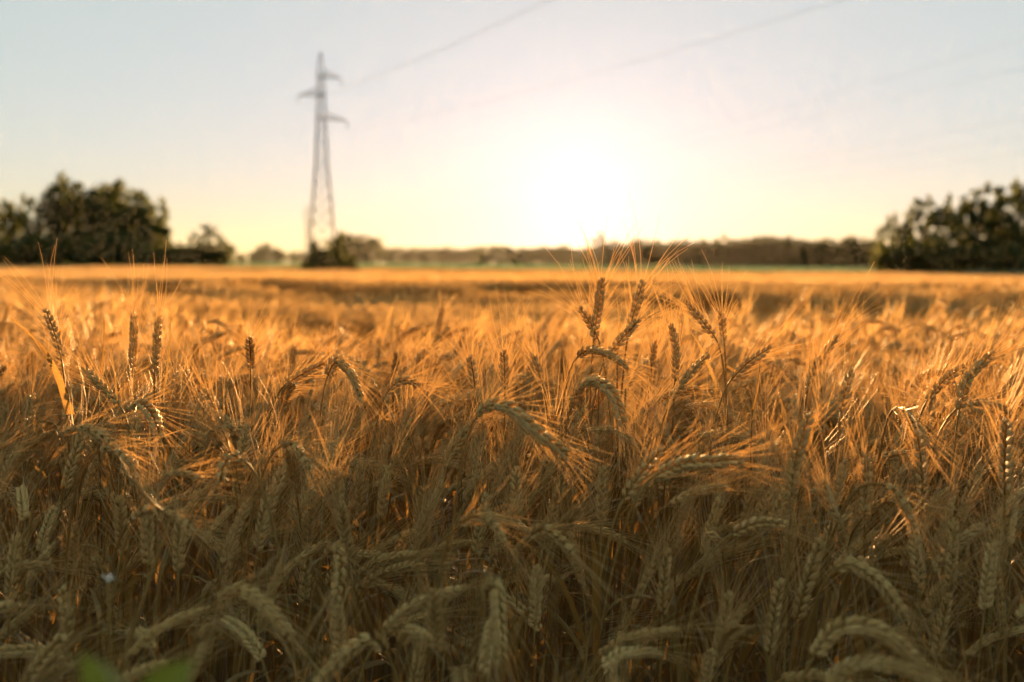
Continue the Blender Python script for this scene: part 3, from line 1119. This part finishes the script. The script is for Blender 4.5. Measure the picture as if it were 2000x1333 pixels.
hero('tallest ear, right of the V shaped pair under the sun', [(1228, 650), (1240, 606), (1256, 550)], 1.42, awn_len=.085, spread=1.25, roll=2.6)
hero('ear leaning right just below the tallest ear', [(1186, 696), (1214, 662), (1248, 626)], 1.40, awn_len=.075)
hero('ear arching level to the right below the V shaped pair', [(1130, 696), (1150, 684), (1188, 692), (1226, 718)], 1.38, 1.34)
hero('strongly hooked ear curling over to the right, below centre of the tall ears', [(1120, 782), (1140, 752), (1168, 748), (1196, 772), (1216, 828)], 1.22, 1.16, awn_len=.07)
hero('ear leaning left with open awns, right of the tall group', [(1396, 658), (1372, 628), (1346, 596)], 1.44, awn_len=.08)
hero('small upright ear beside the left leaning one on the right', [(1414, 662), (1411, 638), (1408, 613)], 1.5)
hero('upright broad ear at right of the tall group, seen against gold awns', [(1318, 745), (1320, 690), (1312, 634)], 1.40, awn_len=.08)
hero('short upright ear between the tall group and the broad ear', [(1272, 716), (1276, 695), (1278, 672)], 1.48)
hero('slender ear leaning right below the broad upright ear', [(1312, 778), (1346, 732), (1384, 692)], 1.30, awn_len=.08)
hero('long drooping ear arching right in soft light at the centre', [(932, 812), (952, 794), (990, 796), (1040, 838), (1108, 890)], 1.05, .98, awn_len=.08)
hero('upright ear left of the centre among bright awns', [(928, 764), (924, 730), (918, 698)], 1.36)
hero('upright ear just left of centre beside its slightly taller twin', [(986, 762), (986, 726), (984, 688)], 1.40)
hero('ear at centre leaning left with a dark base', [(1062, 760), (1052, 722), (1040, 692)], 1.38)
hero('pale ear lying level and pointing right, lit along its top', [(1286, 926), (1340, 905), (1392, 902), (1448, 896)], .92, .90, awn_len=.085)
hero('dark ear leaning right beneath the pale level ear', [(1218, 975), (1252, 926), (1292, 878)], .98)
hero('long pale upright ear in the shade, right of centre', [(1546, 972), (1552, 900), (1580, 812)], .98, awn_len=.085, roll=.1)
hero('dark ear leaning right near the right border, left of a pair', [(1812, 782), (1845, 742), (1892, 712)], 1.32)
hero('dark ear leaning steeply right near the right border, right of a pair', [(1874, 800), (1890, 740), (1938, 690)], 1.28, awn_len=.085)
hero('ear arching level towards the right border below the dark pair', [(1888, 790), (1920, 786), (1950, 792), (1972, 812)], 1.30)
hero('ear leaning right in gold awns, halfway to the right border', [(1578, 748), (1604, 700), (1636, 656)], 1.36, awn_len=.085)
hero('short dark ear in front of the gold leaning ear on the right', [(1576, 770), (1582, 738), (1592, 704)], 1.24)
hero('dark stubby upright ear low among the gold awns on the right', [(1606, 846), (1606, 800), (1604, 758)], 1.15)
hero('narrow upright ear right of the dark stubby one', [(1642, 806), (1650, 766), (1662, 728)], 1.22)
hero('ear leaning far right among gold awns right of centre', [(1428, 742), (1462, 708), (1504, 680)], 1.36, awn_len=.085)
hero('upright shaded ear on the right, above bare stems', [(1690, 1008), (1692, 950), (1690, 888)], 1.05)
hero('shaded upright ear nearer the right border, slightly curved', [(1802, 968), (1800, 910), (1792, 846)], 1.10)
hero('dark ear nodding down and right into the shade', [(1752, 800), (1778, 818), (1808, 872)], 1.2, 1.12)
hero('tall shaded ear at the right border', [(1962, 966), (1962, 900), (1966, 822)], 1.02)
hero('dark ear bending down to the right beneath the shaded pair', [(1726, 948), (1752, 962), (1786, 1024)], .95, .92)
hero('ear with tip up left and gold rim, left of the small head on ear', [(444, 862), (426, 812), (404, 762)], 1.15)
hero('dark ear nodding right in sunlit awns on the left', [(252, 800), (274, 790), (296, 808), (314, 852)], 1.2, 1.15)
hero('ear arching level to the right at the left border in orange light', [(118, 850), (146, 838), (180, 842), (222, 866)], 1.05, 1.0)
hero('dark ear nodding right below the orange lit level ear', [(196, 880), (222, 876), (250, 898), (272, 926)], .98, .95)
hero('sunlit ear leaning left with many bright awns, left part', [(232, 790), (196, 752), (168, 722)], 1.3, awn_len=.085)
hero('pale greyish ear nodding down right, left of centre', [(548, 872), (566, 866), (586, 884), (606, 914)], 1.1, 1.06)
hero('pale ear lying level above the crossed straws', [(312, 938), (348, 924), (390, 934)], .98)
hero('pale ear hanging down left in the shade', [(470, 896), (452, 890), (436, 912), (430, 942)], 1.0, .96)
hero('pale shaded ear arching right above the broken straw', [(262, 1012), (290, 996), (330, 1004), (378, 1034)], .85, .82)
hero('large pale ear arching down to the right in front, left of centre', [(428, 1170), (462, 1152), (512, 1178), (572, 1248)], .66, .62, awn_len=.07)
hero('blurred ear hanging straight down left of the centre', [(640, 1078), (656, 1068), (664, 1110), (654, 1178)], .80, .74)
hero('pale ear nodding towards the viewer at the centre', [(900, 1022), (930, 1008), (962, 1024), (988, 1058)], .82, .74)
hero('pale ear nodding right just below the centre', [(1036, 1046), (1062, 1034), (1092, 1052), (1120, 1084)], .84, .78)
hero('bright pale ear hanging down at the bottom centre', [(950, 1160), (966, 1140), (974, 1200), (978, 1296)], .66, .60)
hero('blurred ear hanging down left at the bottom, left of centre', [(752, 1270), (728, 1248), (680, 1274), (616, 1340)], .60, .54)
hero('blurred pale ear at the bottom left corner leaning right', [(46, 1345), (78, 1296), (122, 1244)], .60)
hero('upright blurred ear above the bottom left corner', [(134, 1250), (130, 1204), (122, 1150)], .78)
hero('upright shaded ear right of centre over bare stems', [(1294, 1200), (1296, 1140), (1304, 1076)], .98)
hero('thin shaded ear leaning right beside the upright one over bare stems', [(1236, 1190), (1256, 1140), (1286, 1080)], 1.0)
hero('shaded ear leaning right over bare stems, middle right', [(1556, 1210), (1576, 1140), (1604, 1056)], .92)
hero('shaded upright ear low on the right, left of the pale arching ear', [(1502, 1280), (1510, 1210), (1524, 1136)], .88)
hero('pale ear arching down right in front of dark stems', [(1636, 1112), (1662, 1102), (1716, 1136), (1770, 1206)], .76, .72)
hero('large blurred ear arching right at the bottom right', [(1590, 1282), (1640, 1228), (1720, 1236), (1826, 1326)], .56, .54)
hero('large blurred ear lying level below the arching one at the bottom right', [(1610, 1330), (1680, 1296), (1770, 1306), (1850, 1350)], .54, .52)
hero('upright shaded ear close to the bottom right corner', [(1958, 1246), (1954, 1180), (1948, 1112)], 1.0)
hero('shaded ear leaning right near the bottom right corner', [(1828, 1280), (1838, 1226), (1852, 1164)], .96)
hero('low shaded upright ear above the bottom border, right of centre', [(1400, 1300), (1410, 1230), (1424, 1160)], .90)
hero('level ear pointing right in half shade, middle right', [(1430, 1042), (1480, 1022), (1535, 1024)], .95)
hero('shaded ear leaning left over the dark gap at right', [(1640, 1020), (1622, 985), (1608, 940)], 1.0)
hero('shaded ear pointing right below the pale level ear', [(1310, 982), (1360, 960), (1416, 950)], 1.0)

# more front stalks: those of the scattered plants that show largest
d = CAM_M.T @ (FP[:len(x0)] + np.array([0, 0, .86]) - np.array([0, 0, CAM_Z])).T
depth = -d[2]
inview = (np.abs(d[0] / depth * FPX) < 1040) & (-d[1] / depth * FPX < 900)
order = np.argsort(np.where(inview, depth, 99))
picked = order[:300 - len(HERO)]
keep = np.ones(len(FP), bool)
keep[picked] = False
part_me = []
for e, a, st_, *lv in T0_parts:
    part_me.append([(nm, q.mesh(nm, [m], True)) for nm, q, m in [('stem', st_, M_STEM), ('ear', e, M_EAR), ('awns', a, M_AWN_NEAR)] + [('leaf', q, M_LEAF) for q in lv]])
for q in part_me:
    for nm, me in q:
        me.polygons.foreach_set('material_index', [0] * len(me.polygons))
LAND = {'tall upright ear leaning slightly': 'tall ear near the left border', 'upright ear, right of the twin': 'twin upright ears on the left', 'small dark ear, head on': 'small head-on ear',
        'ear nodding right and downward': 'nodding ear below the pylon', 'short dark arched ear': 'short dark arched ear', 'upright ear of the V': 'V shaped pair under the sun',
        'strongly hooked ear': 'strongly hooked ear', 'long drooping ear': 'long drooping ear at the centre', 'pale ear lying level and': 'pale level ear lit along its top',
        'long pale upright ear': 'long pale upright ear', 'dark ear leaning steeply right': 'dark pair by the right border', 'dark stubby upright': 'dark stubby ear',
        'tall shaded ear at': 'tall shaded ear at the right border', 'dark ear bending down': 'dark ear bending down right', 'ear arching level to the right at the left': 'orange lit level ear',
        'pale ear lying level above': 'pale ear above the crossed straws', 'large pale ear arching': 'large pale arching ear', 'pale ear nodding towards': 'pale ear nodding towards the viewer',
        'bright pale ear hanging': 'bright ear hanging at bottom centre', 'blurred pale ear at': 'blurred ear in the bottom left corner', 'upright shaded ear right of centre': 'shaded ear over bare stems',
        'pale ear arching down right': 'pale ear before dark stems', 'large blurred ear arching': 'large blurred arching ear', 'upright shaded ear close': 'shaded ear by the bottom right corner',
        'low shaded upright ear': 'low shaded ear above the bottom border', 'blurred ear hanging down left': 'blurred ear hanging down left'}
marks = [(px, py, q) for lab_, px, py in HERO_PX for key, q in LAND.items() if lab_.startswith(key)]
pose_of = lambda t: 'upright' if DROOPS[t] < .3 else ('leaning' if DROOPS[t] < 1.0 else 'nodding')
todo, near = [], {}
for i in picked:
    t = int(rng.integers(len(T0)))
    st_v = np.concatenate(T0_parts[t][0].v)
    M = Matrix.LocRotScale(Vector(FP[i].tolist()), Euler(FR[i].tolist()), Vector(FS[i].tolist()))
    w = M @ Vector(st_v.mean(0).tolist())
    q = CAM_M.T @ (np.array(w) - np.array([0, 0, CAM_Z]))
    px, py = 1000 + q[0] / -q[2] * FPX, 666.5 - q[1] / -q[2] * FPX
    mx, my, nm = min(marks, key=lambda m: (m[0] - px) ** 2 + (m[1] - py) ** 2)
    dx, dy = px - mx, py - my
    rel = ('right of' if dx > 0 else 'left of') if abs(dx) > abs(dy) else ('below' if dy > 0 else 'above')
    near.setdefault((nm, rel, pose_of(t)), []).append((dx * dx + dy * dy, len(todo)))
    todo.append((i, t))
names = {}
for (nm, rel, pose), lst in near.items():
    for k, (_, q) in enumerate(sorted(lst)):
        names[q] = '%s bearded stalk, %s %s the %s' % (pose, 'nearest' if k == 0 else ORD[k] + ' nearest', rel, nm)
for q, (i, t) in enumerate(todo):
    root = link('wheat_stalk', None, label=names[q], cat='wheat', group='wheat stalks of the front ranks')
    root.location = FP[i].tolist()
    root.rotation_euler = FR[i].tolist()
    root.scale = FS[i].tolist()
    for nm, me in part_me[t]:
        if nm == 'awns':
            link(nm, me, ear_o, kind='stuff')
        else:
            oo = link(nm, me, root)
            if nm == 'ear':
                ear_o = oo
geo_scatter('wheat_field', FP[keep], FR[keep], FS[keep], FD[keep], [T0, T1, T1P, T2], 'ripe bearded wheat stretching to the far trees', 'wheat')

# ------------------------------------------------------------------ small things among the front stalks
mb = MB()
a, b, c = at(236, 1300, .84), at(332, 1012, .90), at(338, 1004, .90)
base = np.array([a[0] - .05, a[1], 0.0])
bent = np.concatenate([hermite(np.zeros(3), np.array([0, 0, .3]), a - base, (b - a) * .8, 10), [a * .5 + b * .5 - base, b - base]])
tube(mb, bent, np.linspace(.0024, .0017, len(bent)), 6)
o = link('broken_straw', mb.mesh('stem', [M_STEM], True), label='pale broken straw slanting across the shaded stalks at lower left', cat='straw')
o.location = base
mb = MB()
tube(mb, [b - base, at(300, 985, .90) - base, at(254, 935, .91) - base], [.0015, .0014, .0012], 6)
link('snapped_top', mb.mesh('snapped_top', [M_STEM], True), o)

r = np.random.default_rng(77)


def weed():
    tip1, tip2, base = at(150, 1272, .42), at(388, 1284, .43), at(262, 1480, .42)
    g = np.array([base[0], base[1], 0.0])
    o = link('weed', None, label='blurred fresh green weed with two spread leaves at the bottom', cat='weed')
    o.location = g
    mb = MB()
    tube(mb, hermite(np.zeros(3), np.array([0.02, 0, .6]), base - g, np.array([0, 0, .3]), 12), np.linspace(.003, .0018, 12), 6)
    link('stem', mb.mesh('stem', [M_WEED], True), o)
    for tip in (tip1, tip2):
        mb = MB()
        ax = tip - base
        sd = np.cross(ax, [0, 1, 0.15])
        sd /= np.linalg.norm(sd)
        nn = np.cross(sd, ax)
        nn /= np.linalg.norm(nn)
        rows = []
        for k in range(11):
            t = k / 10
            p = base - g + ax * t + np.array([0, 0, .010]) * math.sin(t * PI)
            w = .0105 * math.sin(min(1, t * 1.15 + .03) * PI) ** .7 * (1 - .25 * t) + .0004
            rows += [p - sd * w - nn * w * .3, p - sd * w * .5 - nn * w * .05, p, p + sd * w * .5 - nn * w * .05, p + sd * w - nn * w * .3]
        mb.add(rows, [(k * 5 + j, k * 5 + j + 1, k * 5 + j + 6, k * 5 + j + 5) for k in range(10) for j in range(4)])
        link('leaf', mb.mesh('leaf', [M_WEED], True), o)


weed()

# yellow strap leaf in the light on the left
mb = MB()
A, B = at(138, 810, 1.35), at(20, 620, 1.40)
g = np.array([A[0] + .02, A[1], 0])
rows = []
for k in range(14):
    t = k / 13
    p = A + (B - A) * t + np.array([.012, 0, .012]) * math.sin(t * PI) - g
    w = .0062 * (1 - t) ** .8 + .0005
    rows += [p - [w, .2 * w, 0], p + [0, w * .3, 0], p + [w, -.2 * w, 0]]
mb.add(rows, [(k * 3 + j, k * 3 + j + 1, k * 3 + j + 4, k * 3 + j + 3) for k in range(13) for j in range(2)])
o = link('leaf_stalk', None, label='bright yellow strap leaf slanting up left near the left border', cat='leaf')
o.location = g
link('leaf', mb.mesh('leaf', [M_LEAF], True), o)
mb = MB()
tube(mb, hermite(np.zeros(3), np.array([0, 0, .6]), A - g, np.array([-.05, 0, .3]), 10), .0017, 6)
link('stem', mb.mesh('stem', [M_STEM], True), o)

# narrow dry flag leaves that stand up between the ears
for px0, py0, px1, py1, dd, lab in [
    (192, 760, 203, 618, 1.40, 'narrow dark flag leaf standing upright left of the twin ears'), (228, 800, 212, 668, 1.36, 'thin brown flag leaf slanting left below the twin ears'),
    (318, 770, 333, 622, 1.40, 'narrow brown flag leaf standing close right of the twin ears'), (1206, 690, 1204, 578, 1.43, 'dark upright flag leaf between the tall ears under the sun'),
    (1222, 760, 1258, 656, 1.38, 'thin straw slanting right below the tallest ear'), (1170, 745, 1182, 640, 1.41, 'thin upright flag leaf below the V shaped pair'),
    (1098, 800, 1100, 700, 1.36, 'dark thin upright straw left of the hooked ear'), (1905, 760, 1985, 610, 1.75, 'long thin flag leaf slanting right by the right border'),
    (1470, 800, 1484, 700, 1.3, 'narrow upright flag leaf right of the broad ear')]:
    A, B = at(px0, py0, dd), at(px1, py1, dd)
    g = np.array([A[0], A[1], 0.0])
    o = link('flag_leaf', None, label=lab, cat='leaf')
    o.location = g
    mb = MB()
    tube(mb, hermite(np.zeros(3), np.array([0, 0, .5]), A - g, (B - A) * .8, 9), .0014, 5)
    link('stem', mb.mesh('stem', [M_STEM], True), o)
    mb = MB()
    sd = np.array([.8, .6, 0])
    rows = []
    for k in range(9):
        t = k / 8
        p = A - g + (B - A) * t + np.array([.003, 0, 0]) * math.sin(t * PI)
        w = .0015 * (1 - t) ** .7 + .0003
        rows += [p - sd * w, p + np.array([-.6, .8, 0]) * w * .4, p + sd * w]
    mb.add(rows, [(k * 3 + j, k * 3 + j + 1, k * 3 + j + 4, k * 3 + j + 3) for k in range(8) for j in range(2)])
    link('leaf', mb.mesh('leaf', [M_STEM], True), o)

# a small pale flower low on the left
c = at(210, 1132, .80)
o = link('small_flower', None, label='tiny pale bluish flower among shaded stalks at lower left', cat='flower')
o.location = (c[0], c[1], 0)
mb = MB()
tube(mb, hermite(np.zeros(3), np.array([.05, 0, .5]), np.array([0, 0, c[2]]), np.array([0, 0, .2]), 10), .0009, 5)
link('stem', mb.mesh('stem', [M_STEM], True), o)
for k in range(5):
    a = 2 * PI * k / 5
    e, u_ = np.array([math.cos(a), math.sin(a) * .5, .25 + .4 * math.sin(a)]), np.array([-math.sin(a), math.cos(a) * .5, .2])
    z = np.array([0, 0, c[2]])
    mb = MB()
    mb.add([z, z + e * .004 + u_ * .0025, z + e * .007, z + e * .004 - u_ * .0025], [(0, 1, 2), (0, 2, 3)])
    link('petal', mb.mesh('petal', [M_PETAL]), o)

# a distant bird
c = at(1468, 231, 38)
mb = MB()
tube(mb, [(-.07, 0, 0), (-.045, 0, .004), (0, 0, 0), (.05, 0, .004), (.085, 0, .01), (.105, 0, .006)], [.006, .014, .022, .018, .013, .003], 8)
o = link('bird', mb.mesh('bird', [M_BIRD], True), label='tiny dark bird alone in the sky above the right trees', cat='bird')
o.location = c.tolist()
o.rotation_euler = (0, 0, 1.2)
for s in (1, -1):
    mb = MB()
    rows = []
    for k in range(6):
        t = k / 5
        p = np.array([.02 - .05 * t * t, s * (.015 + .12 * t), .012 + .05 * math.sin(t * 2.2)])
        w = .03 * (1 - t) ** .6 + .003
        rows += [p + [w, 0, 0], p + [0, 0, .006 * (1 - t)], p - [w, 0, 0], p - [0, 0, .003]]
    mb.add(rows, [(k * 4 + j, k * 4 + (j + 1) % 4, k * 4 + 4 + (j + 1) % 4, k * 4 + 4 + j) for k in range(5) for j in range(4)])
    link('wing', mb.mesh('wing', [M_BIRD]), o)

# ------------------------------------------------------------------ haze over the plain
mb = MB()
X, Y0, Y1, Z0, Z1 = 1450, -80, 1450, -2, 30
mb.add([(-X, Y0, Z0), (X, Y0, Z0), (X, Y1, Z0), (-X, Y1, Z0), (-X, Y0, Z1), (X, Y0, Z1), (X, Y1, Z1), (-X, Y1, Z1)],
       [(3, 2, 1, 0), (4, 5, 6, 7), (0, 1, 5, 4), (1, 2, 6, 5), (2, 3, 7, 6), (3, 0, 4, 7)])
m, N, L = new_mat('haze')
out = N.new('ShaderNodeOutputMaterial')
pv = N.new('ShaderNodeVolumePrincipled')
pv.inputs['Color'].default_value = (1.0, 0.95, 0.88, 1)
pv.inputs['Density'].default_value = 0.00002
pv.inputs['Anisotropy'].default_value = 0.62
L.new(pv.outputs[0], out.inputs['Volume'])
link('haze', mb.mesh('haze', [m]), kind='stuff')
